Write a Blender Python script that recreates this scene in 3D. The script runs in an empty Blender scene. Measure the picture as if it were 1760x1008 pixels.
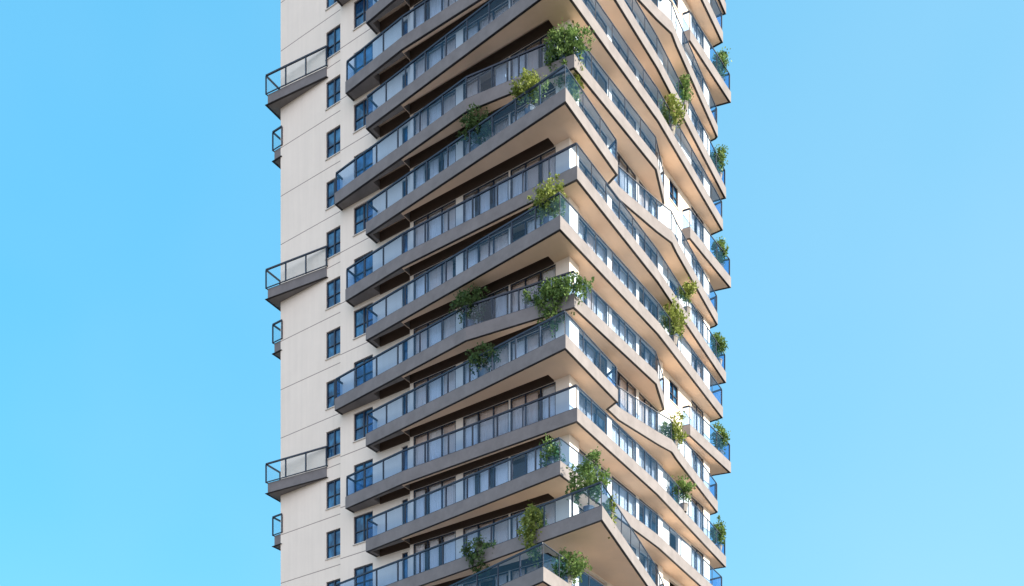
import bpy, math, random
from mathutils import Vector, geometry
random.seed(7)
S = bpy.context.scene
COL = S.collection

# ---------------------------------------------------------------- camera
cam = bpy.data.cameras.new('camera'); co = bpy.data.objects.new('camera', cam); COL.objects.link(co)
co.location = (0, 0, 1.6); co.rotation_euler = (math.radians(90), 0, 0)
cam.sensor_width = 36; cam.sensor_fit = 'HORIZONTAL'
cam.lens = 1932 / 1760 * 36
cam.shift_x = 0.0; cam.shift_y = (1775 - 504) / 1760
cam.clip_start = 0.5; cam.clip_end = 8000
S.camera = co

# ---------------------------------------------------------------- light
C0 = (2.991, 57.787)                       # foot of the tower's near corner
UD = Vector((-0.82381, 0.56687, 0))        # along the left face, away
VD = Vector((0.56687, 0.82381, 0))         # along the right face, away
SUN_EL = math.radians(23); A = math.radians(14)
sh = (-UD * math.cos(A) + VD * math.sin(A)).normalized()
sd = Vector((sh.x * math.cos(SUN_EL), sh.y * math.cos(SUN_EL), math.sin(SUN_EL)))
w = bpy.data.worlds.new('World'); S.world = w; w.use_nodes = True
nt = w.node_tree; N = nt.nodes; Lk = nt.links
bg = N['Background']
sky = N.new('ShaderNodeTexSky'); sky.sky_type = 'NISHITA'; sky.sun_disc = False
sky.sun_elevation = SUN_EL; sky.sun_rotation = math.atan2(sh.x, sh.y)
sky.air_density = 1.0; sky.dust_density = 0.3; sky.ozone_density = 1.5; sky.altitude = 0
# the physical sky, evened out and pushed towards the clear cyan of the photograph; paler low on the sunny side
EXPO = 1.08; K = 1 / (0.15 * 2 ** EXPO)
tc = N.new('ShaderNodeTexCoord'); sx = N.new('ShaderNodeSeparateXYZ'); Lk.new(tc.outputs['Generated'], sx.inputs[0])
mz = N.new('ShaderNodeMath'); mz.operation = 'MULTIPLY_ADD'; mz.inputs[1].default_value = -0.6
Lk.new(sx.outputs[2], mz.inputs[0]); Lk.new(sx.outputs[0], mz.inputs[2])
mr = N.new('ShaderNodeMapRange'); mr.interpolation_type = 'SMOOTHSTEP'; mr.inputs[1].default_value = -0.60; mr.inputs[2].default_value = 0.30
Lk.new(mz.outputs[0], mr.inputs[0])
base = N.new('ShaderNodeMix'); base.data_type = 'RGBA'
base.inputs[6].default_value = (0.125 * K, 0.60 * K, 0.98 * K, 1); base.inputs[7].default_value = (0.36 * K, 0.73 * K, 0.96 * K, 1)
Lk.new(mr.outputs[0], base.inputs[0])
tint = N.new('ShaderNodeMix'); tint.data_type = 'RGBA'; tint.blend_type = 'MULTIPLY'
tint.inputs[0].default_value = 1.0; tint.inputs[7].default_value = (0.8, 1.35, 1.35, 1)
Lk.new(sky.outputs[0], tint.inputs[6])
mixs = N.new('ShaderNodeMix'); mixs.data_type = 'RGBA'; mixs.inputs[0].default_value = 0.75
Lk.new(tint.outputs[2], mixs.inputs[6]); Lk.new(base.outputs[2], mixs.inputs[7])
# added fill: sky behind the camera made brighter to light the shaded face
ny = N.new('ShaderNodeMapRange'); ny.interpolation_type = 'SMOOTHSTEP'; ny.inputs[1].default_value = 0.05; ny.inputs[2].default_value = -0.75
Lk.new(sx.outputs[1], ny.inputs[0])
back_fill = N.new('ShaderNodeMix'); back_fill.data_type = 'RGBA'; back_fill.inputs[7].default_value = (1.58 * K, 1.60 * K, 1.80 * K, 1)
Lk.new(ny.outputs[0], back_fill.inputs[0]); Lk.new(mixs.outputs[2], back_fill.inputs[6]); sn = N.new('ShaderNodeTexNoise'); sn.inputs['Scale'].default_value = 3.0; sn.inputs['Detail'].default_value = 3; Lk.new(tc.outputs['Generated'], sn.inputs['Vector'])
sr = N.new('ShaderNodeMapRange'); sr.inputs[1].default_value = 0.35; sr.inputs[2].default_value = 0.75; sr.inputs[3].default_value = 0.0; sr.inputs[4].default_value = 0.14
Lk.new(sn.outputs[0], sr.inputs[0])
sm = N.new('ShaderNodeMix'); sm.data_type = 'RGBA'; sm.inputs[7].default_value = (0.62 * K, 0.84 * K, 1.0 * K, 1)
Lk.new(sr.outputs[0], sm.inputs[0]); Lk.new(back_fill.outputs[2], sm.inputs[6]); Lk.new(sm.outputs[2], bg.inputs[0])
bg.inputs[1].default_value = 0.15
sl = bpy.data.lights.new('sun', 'SUN'); sl.energy = 5.0; sl.angle = math.radians(0.5); sl.color = (1.0, 0.88, 0.72)
so = bpy.data.objects.new('sun', sl); COL.objects.link(so)
so.rotation_euler = (-sd).to_track_quat('-Z', 'Y').to_euler()
S.view_settings.view_transform = 'Standard'; S.view_settings.look = 'None'
S.view_settings.gamma = 1; S.view_settings.exposure = EXPO
S.render.engine = 'CYCLES'
S.cycles.max_bounces = 10; S.cycles.diffuse_bounces = 5; S.cycles.transparent_max_bounces = 16

# ---------------------------------------------------------------- materials
def mat(name, col, rough=0.8, var=0.0, scale=1.0, spec=0.3, bump=0.0, metal=0.0):
    m = bpy.data.materials.new(name); m.use_nodes = True
    t = m.node_tree; b = t.nodes['Principled BSDF']
    b.inputs['Base Color'].default_value = (*col, 1); b.inputs['Roughness'].default_value = rough
    b.inputs['Specular IOR Level'].default_value = spec; b.inputs['Metallic'].default_value = metal
    if var or bump:
        tc = t.nodes.new('ShaderNodeTexCoord')
        n = t.nodes.new('ShaderNodeTexNoise'); n.inputs['Scale'].default_value = scale; n.inputs['Detail'].default_value = 6
        n.inputs['Roughness'].default_value = 0.65
        oi = t.nodes.new('ShaderNodeObjectInfo'); mo = t.nodes.new('ShaderNodeMath'); mo.operation = 'MULTIPLY'; mo.inputs[1].default_value = 90
        ad = t.nodes.new('ShaderNodeVectorMath'); ad.operation = 'ADD'
        t.links.new(oi.outputs['Random'], mo.inputs[0]); t.links.new(tc.outputs['Object'], ad.inputs[0]); t.links.new(mo.outputs[0], ad.inputs[1])
        t.links.new(ad.outputs[0], n.inputs['Vector'])
        if var:
            r = t.nodes.new('ShaderNodeValToRGB')
            r.color_ramp.elements[0].position = 0.3; r.color_ramp.elements[1].position = 0.7
            r.color_ramp.elements[0].color = (*[c * (1 - var) for c in col], 1)
            r.color_ramp.elements[1].color = (*[min(1, c * (1 + var)) for c in col], 1)
            t.links.new(n.outputs[0], r.inputs[0]); t.links.new(r.outputs[0], b.inputs['Base Color'])
        if bump:
            bp = t.nodes.new('ShaderNodeBump'); bp.inputs['Strength'].default_value = bump; bp.inputs['Distance'].default_value = 0.02
            n2 = t.nodes.new('ShaderNodeTexNoise'); n2.inputs['Scale'].default_value = scale * 14; n2.inputs['Detail'].default_value = 4
            t.links.new(tc.outputs['Object'], n2.inputs['Vector'])
            t.links.new(n2.outputs[0], bp.inputs['Height']); t.links.new(bp.outputs[0], b.inputs['Normal'])
    return m

def wall_mat():
    m = mat('painted_render', (0.89, 0.79, 0.69), 0.85, 0.03, 0.5, 0.2, 0.15)
    t = m.node_tree; b = t.nodes['Principled BSDF']
    src = b.inputs['Base Color'].links[0].from_socket
    tc = t.nodes.new('ShaderNodeTexCoord'); sp = t.nodes.new('ShaderNodeSeparateXYZ')
    t.links.new(tc.outputs['Object'], sp.inputs[0])
    a = t.nodes.new('ShaderNodeMath'); a.operation = 'SUBTRACT'; a.inputs[1].default_value = 1.6 + 0.83
    t.links.new(sp.outputs[2], a.inputs[0])
    f = t.nodes.new('ShaderNodeMath'); f.operation = 'MODULO'; f.inputs[1].default_value = 3.0; t.links.new(a.outputs[0], f.inputs[0])
    c = t.nodes.new('ShaderNodeMath'); c.operation = 'LESS_THAN'; c.inputs[1].default_value = 0.05; t.links.new(f.outputs[0], c.inputs[0])
    # fine vertical rain streaks
    mp = t.nodes.new('ShaderNodeMapping'); mp.inputs['Scale'].default_value = (2.2, 2.2, 0.12)
    t.links.new(tc.outputs['Object'], mp.inputs[0])
    n = t.nodes.new('ShaderNodeTexNoise'); n.inputs['Scale'].default_value = 1.6; n.inputs['Detail'].default_value = 5
    t.links.new(mp.outputs[0], n.inputs['Vector'])
    mr = t.nodes.new('ShaderNodeMapRange'); mr.inputs[1].default_value = 0.35; mr.inputs[2].default_value = 0.75
    mr.inputs[3].default_value = 1.0; mr.inputs[4].default_value = 0.945; t.links.new(n.outputs[0], mr.inputs[0])
    mu = t.nodes.new('ShaderNodeMix'); mu.data_type = 'RGBA'; mu.blend_type = 'MULTIPLY'; mu.inputs[0].default_value = 1
    t.links.new(src, mu.inputs[6]); t.links.new(mr.outputs[0], mu.inputs[7])
    mx = t.nodes.new('ShaderNodeMix'); mx.data_type = 'RGBA'
    mx.inputs[7].default_value = (0.34, 0.28, 0.25, 1)
    t.links.new(c.outputs[0], mx.inputs[0]); t.links.new(mu.outputs[2], mx.inputs[6]); t.links.new(mx.outputs[2], b.inputs['Base Color'])
    return m

def glass_mat(name, tintc, refl, gl=(1, 1, 1), rough=0.02):
    m = bpy.data.materials.new(name); m.use_nodes = True; t = m.node_tree; t.nodes.clear()
    o = t.nodes.new('ShaderNodeOutputMaterial'); mx = t.nodes.new('ShaderNodeMixShader')
    tr = t.nodes.new('ShaderNodeBsdfTransparent'); tr.inputs[0].default_value = (*tintc, 1)
    g = t.nodes.new('ShaderNodeBsdfGlossy'); g.inputs['Roughness'].default_value = rough; g.inputs['Color'].default_value = (*gl, 1)
    lw = t.nodes.new('ShaderNodeLayerWeight'); lw.inputs[0].default_value = 0.15
    mr = t.nodes.new('ShaderNodeMapRange'); mr.inputs[3].default_value = refl; mr.inputs[4].default_value = min(1, refl + 0.09)
    t.links.new(lw.outputs['Fresnel'], mr.inputs[0]); t.links.new(mr.outputs[0], mx.inputs[0])
    t.links.new(tr.outputs[0], mx.inputs[1]); t.links.new(g.outputs[0], mx.inputs[2]); t.links.new(mx.outputs[0], o.inputs[0])
    return m

def dark_glass(name, col, refl):
    m = bpy.data.materials.new(name); m.use_nodes = True; t = m.node_tree; b = t.nodes['Principled BSDF']
    tc = t.nodes.new('ShaderNodeTexCoord'); mp = t.nodes.new('ShaderNodeMapping'); mp.inputs['Scale'].default_value = (1.6, 1.6, 1.1)
    n = t.nodes.new('ShaderNodeTexNoise'); n.inputs['Scale'].default_value = 1.3; n.inputs['Detail'].default_value = 2
    oi = t.nodes.new('ShaderNodeObjectInfo'); mo = t.nodes.new('ShaderNodeMath'); mo.operation = 'MULTIPLY'; mo.inputs[1].default_value = 70
    ad = t.nodes.new('ShaderNodeVectorMath'); ad.operation = 'ADD'
    t.links.new(oi.outputs['Random'], mo.inputs[0]); t.links.new(tc.outputs['Object'], ad.inputs[0]); t.links.new(mo.outputs[0], ad.inputs[1])
    t.links.new(ad.outputs[0], mp.inputs[0]); t.links.new(mp.outputs[0], n.inputs['Vector'])
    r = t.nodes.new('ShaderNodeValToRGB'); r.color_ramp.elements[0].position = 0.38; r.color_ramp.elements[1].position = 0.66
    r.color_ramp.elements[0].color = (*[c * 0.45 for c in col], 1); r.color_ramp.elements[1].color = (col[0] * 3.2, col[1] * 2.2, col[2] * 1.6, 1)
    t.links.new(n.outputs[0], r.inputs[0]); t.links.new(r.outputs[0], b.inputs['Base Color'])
    b.inputs['Roughness'].default_value = 0.06; b.inputs['Specular IOR Level'].default_value = refl
    return m

def leaf_mat(name, dark, light):
    m = bpy.data.materials.new(name); m.use_nodes = True; t = m.node_tree; b = t.nodes['Principled BSDF']
    tc = t.nodes.new('ShaderNodeTexCoord'); n = t.nodes.new('ShaderNodeTexNoise'); n.inputs['Scale'].default_value = 3.5; n.inputs['Detail'].default_value = 3
    t.links.new(tc.outputs['Object'], n.inputs['Vector'])
    r = t.nodes.new('ShaderNodeValToRGB'); r.color_ramp.elements[0].position = 0.35; r.color_ramp.elements[1].position = 0.65
    r.color_ramp.elements[0].color = (*dark, 1); r.color_ramp.elements[1].color = (*light, 1)
    t.links.new(n.outputs[0], r.inputs[0]); t.links.new(r.outputs[0], b.inputs['Base Color'])
    b.inputs['Roughness'].default_value = 0.5; b.inputs['Specular IOR Level'].default_value = 0.25
    tl = t.nodes.new('ShaderNodeBsdfTranslucent'); t.links.new(r.outputs[0], tl.inputs[0])
    mx = t.nodes.new('ShaderNodeMixShader'); mx.inputs[0].default_value = 0.35
    o = [x for x in t.nodes if x.type == 'OUTPUT_MATERIAL'][0]
    t.links.new(b.outputs[0], mx.inputs[1]); t.links.new(tl.outputs[0], mx.inputs[2]); t.links.new(mx.outputs[0], o.inputs[0])
    return m

M = dict(
    wall=wall_mat(),
    concrete=mat('cast_concrete', (0.208, 0.196, 0.200), 0.85, 0.14, 1.3, 0.2, 0.25),
    floor=mat('balcony_floor_tile', (0.62, 0.54, 0.46), 0.6),
    soffit=mat('timber_toned_soffit', (0.78, 0.59, 0.45), 0.7, 0.07, 0.5, 0.25),
    trim=mat('black_drip_trim', (0.022, 0.02, 0.024), 0.6),
    shade_dark=mat('shade_band_dark', (0.08, 0.055, 0.042), 0.6),  # shade under the slabs, put into a near-black colour
    metal=mat('navy_metal', (0.018, 0.026, 0.048), 0.45, spec=0.5),
    sill=mat('stone_sill', (0.62, 0.58, 0.53), 0.7, 0.06, 2),
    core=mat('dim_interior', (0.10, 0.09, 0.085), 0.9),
    rail_glass=glass_mat('teal_rail_glass', (0.72, 0.83, 0.955), 0.022),
    pane=glass_mat('door_glass', (0.95, 0.965, 0.97), 0.02),
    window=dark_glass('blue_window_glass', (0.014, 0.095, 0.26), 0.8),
    pot=mat('grey_planter', (0.22, 0.21, 0.2), 0.8, 0.1, 2),
    bark=mat('bark', (0.10, 0.07, 0.045), 0.9, 0.2, 6),
    ground=mat('paving', (0.13, 0.11, 0.095), 0.9, 0.08, 0.05),
)
CURT = [mat('curtain_%s' % k, c, 0.9, 0.04, 0.7) for k, c in
        (('white', (0.90, 0.86, 0.86)), ('cream', (0.88, 0.72, 0.64)), ('grey', (0.60, 0.58, 0.60)))]
LEAF = [leaf_mat('leaf_mid_green', (0.055, 0.115, 0.03), (0.22, 0.34, 0.10)),
        leaf_mat('leaf_yellow_green', (0.12, 0.17, 0.03), (0.36, 0.42, 0.11)),
        leaf_mat('leaf_deep_green', (0.04, 0.08, 0.025), (0.13, 0.21, 0.07))]

# ---------------------------------------------------------------- mesh helper
class MB:
    def __init__(s): s.v = []; s.f = []; s.mi = []
    def quad(s, a, b, c, d, m=0):
        i = len(s.v); s.v += [tuple(a), tuple(b), tuple(c), tuple(d)]; s.f.append((i, i+1, i+2, i+3)); s.mi.append(m)
    def box(s, x0, x1, y0, y1, z0, z1, m=0):
        i = len(s.v)
        s.v += [(x, y, z) for z in (z0, z1) for x, y in ((x0, y0), (x1, y0), (x1, y1), (x0, y1))]
        for f in ((0, 3, 2, 1), (4, 5, 6, 7), (0, 1, 5, 4), (1, 2, 6, 5), (2, 3, 7, 6), (3, 0, 4, 7)):
            s.f.append(tuple(i + k for k in f)); s.mi.append(m)
    def bar(s, p, q, wd, h, m=0):           # beam from p to q, width wd, height h
        p = Vector(p); q = Vector(q); d = (q - p).normalized()
        up = Vector((0, 0, 1)) if abs(d.z) < 0.9 else Vector((1, 0, 0))
        a = d.cross(up).normalized(); b = a.cross(d).normalized()
        a *= wd / 2; b *= h / 2; i = len(s.v)
        for e in (p, q):
            s.v += [tuple(e - a - b), tuple(e + a - b), tuple(e + a + b), tuple(e - a + b)]
        for f in ((0, 3, 2, 1), (4, 5, 6, 7), (0, 1, 5, 4), (1, 2, 6, 5), (2, 3, 7, 6), (3, 0, 4, 7)):
            s.f.append(tuple(i + k for k in f)); s.mi.append(m)
    def cone(s, p, q, r0, r1, n=6, m=0):
        p = Vector(p); q = Vector(q); d = (q - p).normalized()
        up = Vector((0, 0, 1)) if abs(d.z) < 0.9 else Vector((1, 0, 0))
        a = d.cross(up).normalized(); b = a.cross(d); i = len(s.v)
        for e, r in ((p, r0), (q, r1)):
            for k in range(n):
                t = 2 * math.pi * k / n; s.v.append(tuple(e + a * math.cos(t) * r + b * math.sin(t) * r))
        for k in range(n):
            j = (k + 1) % n; s.f.append((i + k, i + j, i + n + j, i + n + k)); s.mi.append(m)
        s.f.append(tuple(i + n + k for k in range(n))); s.mi.append(m)
    def coffered(s, poly, holes, z0, z1, zc, m=0, mtop=None, open_=False, mceil=0):
        """prism whose underside has recesses (holes) going up to zc; open_ leaves them as plain openings"""
        def ccw(p):
            ar = sum(p[i][0] * p[(i+1) % len(p)][1] - p[(i+1) % len(p)][0] * p[i][1] for i in range(len(p)))
            return p if ar > 0 else p[::-1]
        poly = ccw(poly); holes = [ccw(h)[::-1] for h in holes]
        loops = [poly] + holes; flat = [p for l in loops for p in l]; i = len(s.v)
        s.v += [(x, y, z0) for x, y in flat]
        for t in geometry.tessellate_polygon([[Vector((x, y, 0)) for x, y in l] for l in loops]):
            s.f.append((i + t[0], i + t[2], i + t[1])); s.mi.append(m)
        for l in loops:
            top = z1 if l is poly or open_ else zc; n = len(l); j = len(s.v)
            s.v += [(x, y, z0) for x, y in l] + [(x, y, top) for x, y in l]
            for k in range(n):
                q = (k + 1) % n; s.f.append((j + k, j + q, j + n + q, j + n + k)); s.mi.append(m)
            if l is not poly and not open_:
                s.f.append(tuple(j + n + k for k in range(n))); s.mi.append(mceil)
        j = len(s.v); s.v += [(x, y, z1) for x, y in poly]
        if not open_:
            for t in geometry.tessellate_polygon([[Vector((x, y, 0)) for x, y in poly]]):
                s.f.append((j + t[0], j + t[1], j + t[2])); s.mi.append(m if mtop is None else mtop)
    def prism(s, poly, z0, z1, m=0, mbot=None, mtop=None):
        n = len(poly); i = len(s.v)
        s.v += [(x, y, z0) for x, y in poly] + [(x, y, z1) for x, y in poly]
        for k in range(n):
            j = (k + 1) % n; s.f.append((i + k, i + j, i + n + j, i + n + k)); s.mi.append(m)
        for t in geometry.tessellate_polygon([[Vector((x, y, 0)) for x, y in poly]]):
            s.f.append((i + t[0], i + t[2], i + t[1])); s.mi.append(m if mbot is None else mbot)
            s.f.append((i + n + t[0], i + n + t[1], i + n + t[2])); s.mi.append(m if mtop is None else mtop)
    def build(s, name, mats, parent=None, fix=True):
        me = bpy.data.meshes.new(name); me.from_pydata(s.v, [], s.f)
        mats = mats if isinstance(mats, (list, tuple)) else [mats]
        for m in mats: me.materials.append(m)
        for p, k in zip(me.polygons, s.mi): p.material_index = k
        me.update()
        if fix:
            import bmesh
            bm = bmesh.new(); bm.from_mesh(me); bmesh.ops.recalc_face_normals(bm, faces=bm.faces); bm.to_mesh(me); bm.free()
        o = bpy.data.objects.new(name, me); COL.objects.link(o)
        if parent: o.parent = parent
        return o

def copy_tree(o, parent):
    c = o.copy(); COL.objects.link(c); c.parent = parent
    for ch in list(o.children): copy_tree(ch, c)
    return c

# ---------------------------------------------------------------- ground
g = MB(); g.quad((-3000, -3000, 0), (3000, -3000, 0), (3000, 3000, 0), (-3000, 3000, 0))
go = g.build('ground', M['ground']); go['kind'] = 'structure'

# ---------------------------------------------------------------- tower
# local frame: x = -u (towards the sun side), y = v (away along the right face)
T = bpy.data.objects.new('apartment_tower', None); COL.objects.link(T)
T.location = (C0[0], C0[1], 0); T.rotation_euler = (0, 0, math.atan2(-UD.y, -UD.x))
T['label'] = 'tall cream apartment tower with staggered angular wraparound balconies and glass railings'
T['category'] = 'building'
FH = 3.0; Z0 = 1.6
def zf(n, off): return Z0 + FH * (n + off)
NLO, NHI = 5, 23

class Plane:                                # kind 'u': constant v facing -v ; kind 'v': constant u facing -u
    def __init__(s, kind, c): s.k = kind; s.c = c
    def p(s, a, z, d=0):                    # d = depth inwards
        return (-a, s.c + d, z) if s.k == 'u' else (-(s.c + d), a, z)

def wall_grid(mb, pl, a0, a1, holes, z0=0.0, z1=Z0 + FH * 27, depth=0.18):
    """holes: (ha0, ha1, zoff0, zoff1) on every detailed floor"""
    cols = sorted({a0, a1, *[h[0] for h in holes], *[h[1] for h in holes]})
    for i in range(len(cols) - 1):
        ca, cb = cols[i], cols[i + 1]
        hs = [h for h in holes if h[0] <= ca + 1e-6 and h[1] >= cb - 1e-6]
        if not hs:
            mb.quad(pl.p(ca, z0), pl.p(cb, z0), pl.p(cb, z1), pl.p(ca, z1)); continue
        h = hs[0]; zc = z0
        for n in range(NLO, NHI + 1):
            b, t = zf(n, h[2]), zf(n, h[3])
            mb.quad(pl.p(ca, zc), pl.p(cb, zc), pl.p(cb, b), pl.p(ca, b)); zc = t
            mb.quad(pl.p(ca, b), pl.p(cb, b), pl.p(cb, b, depth), pl.p(ca, b, depth))
            mb.quad(pl.p(ca, t), pl.p(cb, t), pl.p(cb, t, depth), pl.p(ca, t, depth))
            for e in (h[0], h[1]):
                mb.quad(pl.p(e, b), pl.p(e, b, depth), pl.p(e, t, depth), pl.p(e, t))
        mb.quad(pl.p(ca, zc), pl.p(cb, zc), pl.p(cb, z1), pl.p(ca, z1))

W1 = Plane('u', 0.0); W2 = Plane('u', -0.56); W3 = Plane('u', -0.80)
R0 = Plane('v', -0.45); R1 = Plane('v', -0.20); R2 = Plane('v', 0.0)
ZT = Z0 + FH * 27
win = [(W1, 15.95, 17.18, .47, 1.013), (W2, 12.97, 14.44, .47, 1.013), (W2, 10.36, 10.78, .345, 1.013), (R2, 11.3, 12.5, .60, 1.02)]
doors = [(W3, 6.78, 9.76, .345, 1.075), (W3, 3.30, 6.30, .345, 1.075), (W3, 0.38, 3.20, .345, 1.075),
         (R1, 0.30, 3.50, .345, 1.075), (R1, 3.98, 6.78, .345, 1.075), (R1, 7.10, 9.45, .345, 1.075), (R2, 14.3, 16.1, .345, 1.075)]
mb = MB()
wall_grid(mb, W1, 15.5, 21.05, [w_[1:] for w_ in win if w_[0] is W1])
wall_grid(mb, W2, 10.0, 15.5, [w_[1:] for w_ in win if w_[0] is W2])
wall_grid(mb, W3, -0.45, 10.0, [w_[1:] for w_ in doors if w_[0] is W3])
wall_grid(mb, R0, -0.80, 0.12, [])
wall_grid(mb, R1, 0.12, 10.05, [w_[1:] for w_ in doors if w_[0] is R1])
wall_grid(mb, R2, 10.05, 17.0, [w_[1:] for w_ in (win + doors) if w_[0] is R2])
for (xa, ya, xb, yb) in ((-15.5, -.56, -15.5, 0), (-10, -.8, -10, -.56), (.45, .12, .2, .12), (.2, 10.05, 0, 10.05),
                         (0, 17, -21.05, 17), (-21.05, 17, -21.05, 0)):
    mb.quad((xa, ya, 0), (xb, yb, 0), (xb, yb, ZT), (xa, ya, ZT))
mb.v = mb.v
roof = [(-21.05, 0), (-15.5, 0), (-15.5, -.56), (-10, -.56), (-10, -.8), (.45, -.8), (.45, .12), (.2, .12), (.2, 10.05), (0, 10.05), (0, 17), (-21.05, 17)]
i0 = len(mb.v); mb.v += [(x, y, ZT) for x, y in roof]
mb.f.append(tuple(range(i0, i0 + len(roof)))); mb.mi.append(0)
# dim rooms behind the glass
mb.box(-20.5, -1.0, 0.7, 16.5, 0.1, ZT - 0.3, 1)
mb.build('wall', [M['wall'], M['core']], T, fix=False)

# windows
def frame_bars(mb, pl, a0, a1, z0, z1, d, mulls, wd=0.06, rails=()):
    def b(aa, az, ba, bz, w_=wd):
        mb.bar(pl.p(aa, az, d), pl.p(ba, bz, d), w_, w_)
    e = wd / 2 + 0.003
    b(a0 + e, z0 + 0.003, a0 + e, z1 - 0.003); b(a1 - e, z0 + 0.003, a1 - e, z1 - 0.003)
    b(a0 + 2*e, z0 + e, a1 - 2*e, z0 + e); b(a0 + 2*e, z1 - e, a1 - 2*e, z1 - e)
    for m_ in mulls: b(m_, z0 + 2*e, m_, z1 - 2*e, wd * 1.3)
    for r in rails: b(a0 + 2*e, r, a1 - 2*e, r, wd * .8)

def make_window(spec, narrow=False):
    pl, a0, a1, o0, o1 = spec; z0, z1 = FH * o0, FH * o1
    m = MB(); mid = (a0 + a1) / 2
    frame_bars(m, pl, a0, a1, z0, z1, 0.10, [] if narrow else [mid], 0.07, [] if narrow else [z0 + (z1 - z0) * .45])
    fr = m.build('window', M['metal'], T)
    m = MB(); m.bar(pl.p(mid, z0 + 0.02, 0.13), pl.p(mid, z1 - 0.02, 0.13), (a1 - a0) - 0.05 if pl.k == 'u' else 0.012,
                    0.012 if pl.k == 'u' else (a1 - a0) - 0.05)
    # build the pane as a thin box explicitly
    m = MB(); pa = pl.p(a0 + .02, z0 + .02, .125); pb = pl.p(a1 - .02, z1 - .02, .137)
    m.box(min(pa[0], pb[0]), max(pa[0], pb[0]), min(pa[1], pb[1]), max(pa[1], pb[1]), pa[2], pb[2])
    m.build('pane', M['window'], fr)
    if not narrow:
        m = MB(); pa = pl.p(a0 - .05, z0 - .05, -.06); pb = pl.p(a1 + .05, z0 - .001, .10)
        m.box(min(pa[0], pb[0]), max(pa[0], pb[0]), min(pa[1], pb[1]), max(pa[1], pb[1]), pa[2], pb[2]); m.build('sill', M['sill'], fr)
    return fr

def place(src, n, first):
    if first: src.location = (0, 0, Z0 + FH * n); return src
    c = copy_tree(src, T); c.location = (0, 0, Z0 + FH * n); return c

for i, s_ in enumerate(win):
    src = make_window(s_, narrow=(i == 2))
    rng = range(NLO + 2, 22) if i < 3 else range(10, 23)
    for k, n in enumerate(rng): place(src, n, k == 0)

# glazed doors with curtains
def make_door(spec, var):
    pl, a0, a1, o0, o1 = spec; z0, z1 = FH * o0, FH * o1; L_ = a1 - a0
    r = random.Random(var * 17 + int(a0 * 10))
    nm = 3 if L_ > 2.2 else 2
    mulls = [a0 + L_ * k / nm for k in range(1, nm)]
    m = MB(); frame_bars(m, pl, a0, a1, z0, z1, 0.06, mulls, 0.055)
    fr = m.build('glazed_door', M['metal'], T)
    m = MB(); pa = pl.p(a0 + .02, z0 + .02, .075); pb = pl.p(a1 - .02, z1 - .02, .087)
    m.box(min(pa[0], pb[0]), max(pa[0], pb[0]), min(pa[1], pb[1]), max(pa[1], pb[1]), pa[2], pb[2])
    m.build('pane', M['pane'], fr)
    m = MB()
    for k in range(nm):
        if r.random() < (0.5 if abs(a0 - 7.1) < .01 else 0.0 if abs(a0 - 3.98) < .01 else 0.05): continue
        ca, cb = a0 + L_ * k / nm + 0.02, a0 + L_ * (k + 1) / nm - 0.02
        if r.random() < 0.3: ca += L_ / nm * r.uniform(.1, .4)
        mi = r.choice((0, 0, 1, 0, 2) if pl.k == 'v' else (0, 0, 1, 1, 0))
        st = 22; pr = None
        for q in range(st + 1):
            a = ca + (cb - ca) * q / st; d = 0.24 + 0.035 * math.sin(q * 1.9 + r.random()) 
            if pr: m.quad(pl.p(pr[0], z0 + .01, pr[1]), pl.p(a, z0 + .01, d), pl.p(a, z1 - .01, d), pl.p(pr[0], z1 - .01, pr[1]), mi)
            pr = (a, d)
    if m.f: m.build('curtain', CURT, fr, fix=False)
    return fr

for i, s_ in enumerate(doors):
    srcs = [make_door(s_, v) for v in range(4)]
    rng = range(7, 21) if s_[0].k == 'u' else range(8, 22)
    used = set()
    for n in rng:
        v = random.randrange(4)
        place(srcs[v], n, v not in used); used.add(v)
    for v in range(4):
        if v not in used: place(srcs[v], 21, True)

# ---------------------------------------------------------------- balconies
SB, ST, RT = 0.10 * FH, 0.32 * FH, 0.715 * FH
INNER_MAIN = [(-.3, 16.8), (-.3, -.2)]       # local xy
def loc(ch): return [(-u, v) for u, v in ch]
def inset(ch, d):
    """offset an open chain to its left side (interior), ends kept on their first/last segment"""
    out = []; n = len(ch)
    def nrm(a, b):
        dx, dy = b[0] - a[0], b[1] - a[1]; l = math.hypot(dx, dy); return (-dy / l, dx / l)
    for i in range(n):
        if i == 0: nx, ny = nrm(ch[0], ch[1]); out.append((ch[0][0] + nx * d, ch[0][1] + ny * d)); continue
        if i == n - 1: nx, ny = nrm(ch[-2], ch[-1]); out.append((ch[-1][0] + nx * d, ch[-1][1] + ny * d)); continue
        a = nrm(ch[i - 1], ch[i]); b = nrm(ch[i], ch[i + 1]); k = 1 + a[0] * b[0] + a[1] * b[1]
        out.append((ch[i][0] + (a[0] + b[0]) / k * d, ch[i][1] + (a[1] + b[1]) / k * d))
    return out

def clip_u(poly, umax):                      # keep the part with u < umax (x > -umax)
    res = []; n = len(poly)
    for i in range(n):
        a, b = poly[i], poly[(i + 1) % n]; ia, ib = a[0] > -umax, b[0] > -umax
        if ia: res.append(a)
        if ia != ib:
            t = (-umax - a[0]) / (b[0] - a[0]); res.append((-umax, a[1] + (b[1] - a[1]) * t))
    return res

def outline_v(chain, u):
    for (ua, va), (ub, vb) in zip(chain[1:], chain[2:]):
        if ub <= u <= ua: return va + (vb - va) * (u - ua) / (ub - ua)
    return 0

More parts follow.
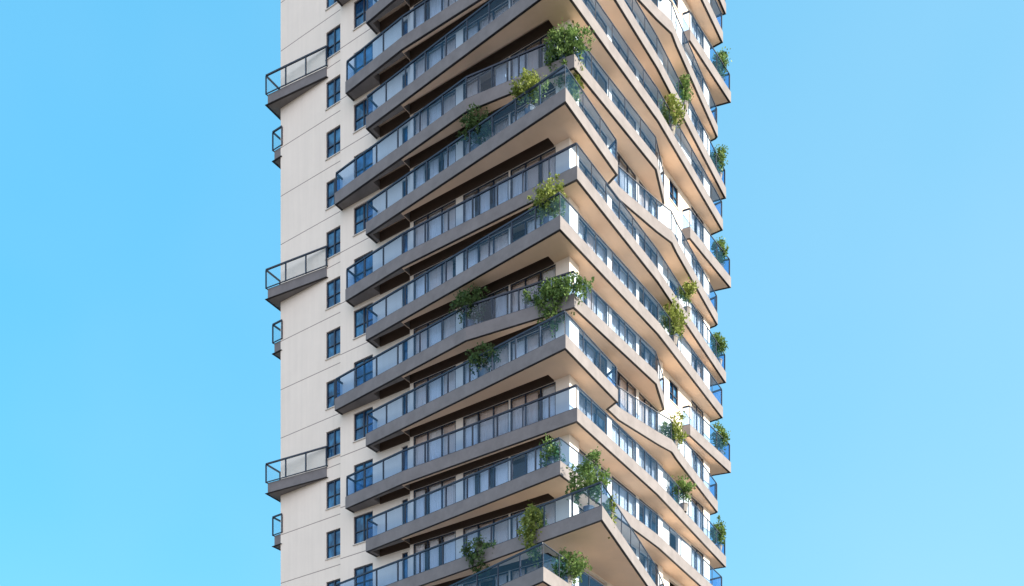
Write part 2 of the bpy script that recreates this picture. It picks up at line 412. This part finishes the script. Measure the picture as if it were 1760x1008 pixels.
def make_balcony(chain, closure, wood=True, kind='main', rail_to=-1):
    ch = loc(chain)
    poly = ch + closure
    holes = []; ZC = SB + 0.50  # invented ceiling recesses, cut to darken the underside beside the glazing
    if kind != 'left':
        for ua, ub, vw in ((0.45, 9.975, -.79), (10.025, 12.4, -.55)):
            us = sorted({ua, ub, *[u for u, v in chain[1:4] if ua < u < ub]})
            edge = [(u, max(outline_v(chain, u) + .27, -1.40 if ub < 10 else -1.22)) for u in us]
            edge = [(u, v) for u, v in edge if v < vw - .12]
            if len(edge) > 1: holes.append([(-u, v) for u, v in edge] + [(-edge[-1][0], vw), (-edge[0][0], vw)])
    m = MB(); m.coffered(poly, holes, SB, ST, ZC, mtop=1, mceil=2)
    sl_ = m.build('balcony', [M['concrete'], M['floor'], M['soffit']], T)
    ins = inset(ch, 0.12)
    # dark drip trim round the underside
    m = MB()
    for i in range(len(ch) - 1):
        a, b, c, d = ch[i], ch[i + 1], ins[i + 1], ins[i]
        z0, z1 = SB - 0.022, SB - 0.001
        eps = 0.004
        for q in ((a, b, c, d),):
            i0 = len(m.v); m.v += [(x, y, z0) for x, y in q] + [(x, y, z1) for x, y in q]
            m.f += [(i0, i0+3, i0+2, i0+1), (i0, i0+1, i0+5, i0+4), (i0+3, i0+7, i0+6, i0+2)]; m.mi += [0, 0, 0]
    m.build('edge_trim', M['trim'], sl_, fix=False)
    if wood:
        sp = inset(ch, 0.135); spoly = clip_u(sp + closure, 10.0)
        if len(spoly) > 3:
            m = MB(); m.coffered(spoly, [h for h in holes if h[0][0] > -10], SB - 0.012, SB - 0.002, 0, open_=True)
            m.build('soffit', M['soffit'], sl_, fix=False)
    if holes:                                # added dark boxes over the glazing, standing in for shade in the recess
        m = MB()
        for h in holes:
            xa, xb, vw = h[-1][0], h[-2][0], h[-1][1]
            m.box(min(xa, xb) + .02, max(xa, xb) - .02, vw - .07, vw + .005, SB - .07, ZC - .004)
        m.build('shade_box', M['shade_dark'], sl_)
    # railing
    c_in = inset(ch, 0.07); rail = MB(); gl = MB()
    last = len(ch) - 1 + rail_to
    for i in range(0, last + 1):
        if i >= len(c_in) - 1: break
        a, b = Vector((*c_in[i], 0)), Vector((*c_in[i + 1], 0)); L_ = (b - a).length
        if L_ < 0.05: continue
        k = max(1, round(L_ / 1.6)) if L_ > 1.1 else 1
        zt = RT; d = (b - a).normalized()
        slim = abs(d.y) > abs(d.x) and a.x > 0        # slimmer frames along the sunlit side
        rw, rh, pw = (.05, .045, .035) if slim else (.09, .08, .07)
        rail.bar(a + Vector((0, 0, zt - .03)), b + Vector((0, 0, zt - .03)), rw, rh)
        rail.bar(a + Vector((0, 0, ST + .03)), b + Vector((0, 0, ST + .03)), 0.045, 0.05)
        for j in range(k + 1):
            if j == k and i < last and i + 1 < len(c_in) - 1: continue
            p = a + (b - a) * (j / k)
            rail.bar(p + Vector((0, 0, ST)), p + Vector((0, 0, zt - .03 - rh / 2)), pw, pw)
        for j in range(k):
            p = a + (b - a) * (j / k) + d * 0.05; q = a + (b - a) * ((j + 1) / k) - d * 0.05
            gl.bar(p + Vector((0, 0, (ST + zt) / 2)), q + Vector((0, 0, (ST + zt) / 2)), 0.012, zt - ST - 0.13)
    rail.build('railing', M['metal'], sl_)
    gl.build('glass_panel', M['rail_glass' if wood else 'pane'], sl_)
    return sl_

WRAP = [(3, 17.5), (3, 16.8)]
c3 = [(12.71, -.3), (12.71, -1.45), (-1.46, -2.80), (-1.25, 2.77), (-.50, 3.1), (-.48, 4.3), (-1.05, 7.7), (-1.34, 9.0), (-1.2, 9.9), (-.38, 17.4), (-.2, 17.5), (3, 17.6)]
c2 = [(14.48, -.3), (14.48, -1.23), (9.9, -1.64), (-1.39, -1.6), (-1.2, 7.5), (-.30, 18.88), (.6, 18.7), (3, 18.5)]
c1 = [(12.71, -.3), (12.71, -1.45), (-1.09, -2.70), (-1.25, 7.5), (-.67, 17.55), (3, 17.6)]
c0 = [(15.4, -.3), (15.4, -1.15), (5.12, -2.13), (-.99, -1.22), (-1.32, 7.1), (-.5, 9.7), (.3, 9.9)]
c0b = [(.3, 12.95), (-.5, 13.1), (-.68, 18.79), (.4, 18.5), (3, 18.3)]
c8 = [(15.4, -.3), (15.4, -1.15), (5.12, -2.13), (-3.64, -3.03), (-1.32, 7.1), (-.5, 9.7), (.3, 9.9)]
c7 = list(c3); c7[2] = (-1.48, -4.82)
cL3 = [(17.05, .25), (17.13, -.03), (21.53, -.62), (21.58, .52), (21.58, 5.0), (20.8, 5.0)]
cL2 = [(20.9, .04), (21.64, .04), (21.62, 4.0), (20.8, 4.0)]
end_main = [(-3, 16.8)] + INNER_MAIN

def closure_for(ch, kind):
    # polygon runs tip(left) -> corner -> right end (local x increases); close it through the inside of the building
    if kind == 'main': return [(-3, 16.8), (-.3, 16.8), (-.3, -.2), (-ch[0][0], -.2)]
    if kind == 'short': return [(-.3, -.2), (-ch[0][0], -.2)]
    if kind == 'far': return [(-3, 16.8), (-.3, 16.8)]
    if kind == 'left3': return [(-20.8, .25)]
    if kind == 'left2': return [(-20.8, .5)]

def chain_fix(ch):                            # the last interior point of wraps continues round the back wall
    return ch
protos = {}
def bal(key, ch, kind, wood=True, rt=-1):
    protos[key] = make_balcony(chain_fix(ch), closure_for(ch, kind), wood, {'main': 'main', 'short': 'main'}.get(kind, 'left'), rt)
bal('c3', c3, 'main'); bal('c2', c2, 'main'); bal('c1', c1, 'main'); bal('c0', c0, 'short'); bal('c0b', c0b, 'far')
bal('c8', c8, 'short'); bal('c7', c7, 'main'); bal('L3', cL3, 'left3', False); bal('L2', cL2, 'left2', False)
used = set()
def putb(key, n):
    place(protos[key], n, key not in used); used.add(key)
for n in range(NLO, NHI + 1):
    r = n % 4
    if n == 8: putb('c8', n); putb('c0b', n)
    elif n == 7: putb('c7', n)
    elif r == 0: putb('c0', n); putb('c0b', n)
    else: putb('c%d' % r, n)
    if r == 3: putb('L3', n)
    if r == 2: putb('L2', n)

# ---------------------------------------------------------------- plants
def local_to_world(u, v, z): return Vector((C0[0], C0[1], z)) + UD * u + VD * v
def plant(name, label, cat, n, u, v, zc, wd, ht, leafm, style='bush', group='plants on the balconies', dens=1.0, leaf=0.15, seed=1):
    r = random.Random(seed * 131 + n)
    base = local_to_world(u, v, zf(n, 0.32))
    e = bpy.data.objects.new(name, None); COL.objects.link(e); e.location = base
    e.rotation_euler = (0, 0, math.atan2(-UD.y, -UD.x))
    e['label'] = label; e['category'] = cat; e['group'] = group
    cz = zc - FH * .32                        # crown centre above the planter's floor
    m = MB(); m.cone((0, 0, 0.003), (0, 0, 0.42), 0.20, 0.27, 10); m.cone((0, 0, .42), (0, 0, .46), .29, .29, 10)
    m.build('planter', M['pot'], e)
    st = MB(); lf = MB(); rx = wd / 2; rz = ht / 2; ry = min(rx, 0.75 if style != 'strip' else .4)
    if style == 'strip': rx = 0.38
    tips = []
    nb = 9 if style != 'strip' else 6
    top = Vector((0, 0, max(.55, cz - rz * .6)))
    st.cone((0, 0, .40), top, .035, .025)
    for k in range(nb):
        t = 2 * math.pi * k / nb + r.uniform(-.3, .3); q = r.uniform(.45, .85)
        p = Vector((math.cos(t) * rx * q, math.sin(t) * ry * q, cz + r.uniform(-.3, .75) * rz))
        st.cone(top, p, .018, .006, 5); tips.append(p)
    # leaf clumps spread through the crown's volume
    nc = int(80 * dens * max(1, (wd * ht) / 3.0))
    for c in range(nc):
        while True:
            x, y, z = (r.uniform(-1, 1) for _ in range(3))
            rr = x*x + y*y + z*z
            if rr < 1 and rr > 0.08: break
        wob = r.uniform(.8, 1.1) + .22 * math.sin(3 * math.atan2(z, x) + seed) + .12 * math.sin(5 * math.atan2(z, x) + seed * 2)
        cc = Vector((x * rx * wob, y * ry, cz + z * rz * wob))
        if style == 'hang' and z < 0: cc.x *= 1 - .5 * abs(z)
        rad = r.uniform(.10, .25)
        droop = r.random() < (.45 if style in ('hang', 'strip') else .15)
        for q in range(int(r.uniform(16, 30))):
            o = Vector((r.gauss(0, 1), r.gauss(0, 1), r.gauss(0, 1))) * rad * .55
            if droop: o.x *= .4; o.y *= .4; o.z = -abs(o.z) * 2.4
            p = cc + o; s = leaf * r.uniform(.55, 1.15)
            d = Vector((r.gauss(0, 1), r.gauss(0, 1), r.gauss(-.2, .8))).normalized()
            sd_ = d.cross(Vector((r.gauss(0, 1), r.gauss(0, 1), r.gauss(0, 1)))).normalized() * s * .32
            d *= s
            lf.quad(p - d * .5, p + sd_, p + d * .5, p - sd_)
    st.build('stem', M['bark'], e)
    lf.build('foliage', leafm, e, fix=False)
    return e

G, Y, D = LEAF
PL = [
 ('tree', 'large round bushy tree on the near corner balcony, nearest to the top of the photo', 'tree', 16, -.25, -1.0, 1.55, 2.5, 2.6, G, 'bush', 1.5, 1),
 ('shrub', 'short strand trailing over the slab at lower right of the large round tree', 'plant', 16, -.62, -.55, .35, .8, 1.7, Y, 'hang', 1.0, 2),
 ('shrub', 'yellow-green creeper along the railing just below and left of the big top tree', 'plant', 15, .99, -2.25, 2.6, 2.0, .9, Y, 'hang', 1.0, 3),
 ('shrub', 'dark green bush under the brown soffit, left of the yellow-green creeper', 'bush', 15, 4.7, -1.75, 2.55, 1.8, 1.4, D, 'bush', 1.1, 4),
 ('shrub', 'yellow-green bush over the sharp glass corner, third foliage down the near corner', 'bush', 13, -.1, -2.2, 2.4, 1.8, 1.4, Y, 'bush', 1.3, 5),
 ('shrub', 'dark bush at the bend of the left side balcony, left of the wide corner foliage', 'bush', 12, 5.14, -1.75, 2.3, 2.0, 1.8, D, 'bush', .8, 6),
 ('shrub', 'wide drooping green bush spilling over the near corner at mid height', 'bush', 12, .2, -1.2, 1.2, 3.6, 2.1, G, 'hang', 1.5, 7),
 ('shrub', 'green plant behind blue railing glass below the dark bush at mid height', 'plant', 11, 4.07, -1.95, 2.0, 2.0, 1.3, D, 'bush', .7, 8),
 ('shrub', 'small plant inside the glass corner left of the bush on the prow balcony', 'plant', 9, -.32, -2.25, 1.75, 1.1, 1.2, G, 'bush', .7, 9),
 ('shrub', 'spreading green bush on the pointed prow balcony with the broad pale soffit', 'bush', 8, -2.5, -2.35, 2.9, 2.4, 1.9, G, 'hang', 1.2, 10),
 ('shrub', 'thin strand behind the glass at the tip of the prow balcony', 'plant', 8, -2.95, -1.2, 1.5, .7, 1.5, Y, 'hang', .6, 11),
 ('tree', 'tall slender yellow-green plant spilling from the left arm of the prow balcony', 'plant', 8, .62, -2.45, 1.2, 1.4, 2.8, Y, 'hang', 1.5, 12),
 ('shrub', 'round dull green bush on the balcony edge, lowest on the shaded left face', 'bush', 8, 4.2, -2.1, .9, 1.8, 1.7, D, 'bush', 1.3, 13),
 ('shrub', 'green bush cut off by the bottom edge of the photo, below the prow soffit', 'bush', 7, -1.2, -2.2, 1.9, 1.9, 1.6, G, 'bush', 1.3, 14),
 ('shrub', 'yellow-green hanging plant on the sunlit side, upper one at the bend of the slabs', 'plant', 17, -.95, 9.6, 2.4, 1.7, 1.9, Y, 'hang', 1.2, 15),
 ('shrub', 'yellow-green hanging plant on the sunlit side, middle one at the bend of the slabs', 'plant', 13, -.95, 9.9, 2.5, 1.8, 1.9, Y, 'hang', 1.2, 16),
 ('shrub', 'bright yellow-green plant beside the balcony end wall on the sunlit side', 'plant', 11, -.98, 9.9, 2.0, 1.7, 1.6, Y, 'hang', 1.2, 17),
 ('shrub', 'small green plant behind the railing right of the upper hanging plant', 'plant', 18, -.72, 11.8, 2.3, .9, 1.2, G, 'bush', .9, 18),
 ('shrub', 'small olive plant behind the railing right of the middle hanging plant', 'plant', 14, -.68, 12.2, 2.4, .9, 1.2, Y, 'bush', .9, 19),
 ('shrub', 'green plant behind teal glass low on the sunlit side', 'plant', 10, -.78, 11.6, 2.4, 1.2, 1.3, G, 'bush', .9, 20),
]
for i, n in enumerate((20, 18, 16, 14, 12, 10)):
    lab = ['topmost green plant on the far right balcony ends against the sky', 'green plant on the far right balcony end, second one from the top',
           'small green plant on the far right balcony end, third one from the top', 'thin green plant on the far right balcony end, third one from the bottom',
           'green plant on the far right balcony end, second one from the bottom', 'lowest green plant on the far right balcony ends against the sky'][i]
    odd = n % 4 == 2
    PL.append(('shrub', lab, 'plant', n, -.08 if odd else -.25, 18.1 if odd else 18.0, 2.45, 1.0, 1.5, G, 'hang', 1.0, 30 + i))
for (nm, lab, cat, n, u, v, zc, wd, ht, lm, stl, dens, sdd) in PL:
    plant(nm, lab, cat, n, u, v, zc, wd, ht, lm, stl, dens=dens, seed=sdd)
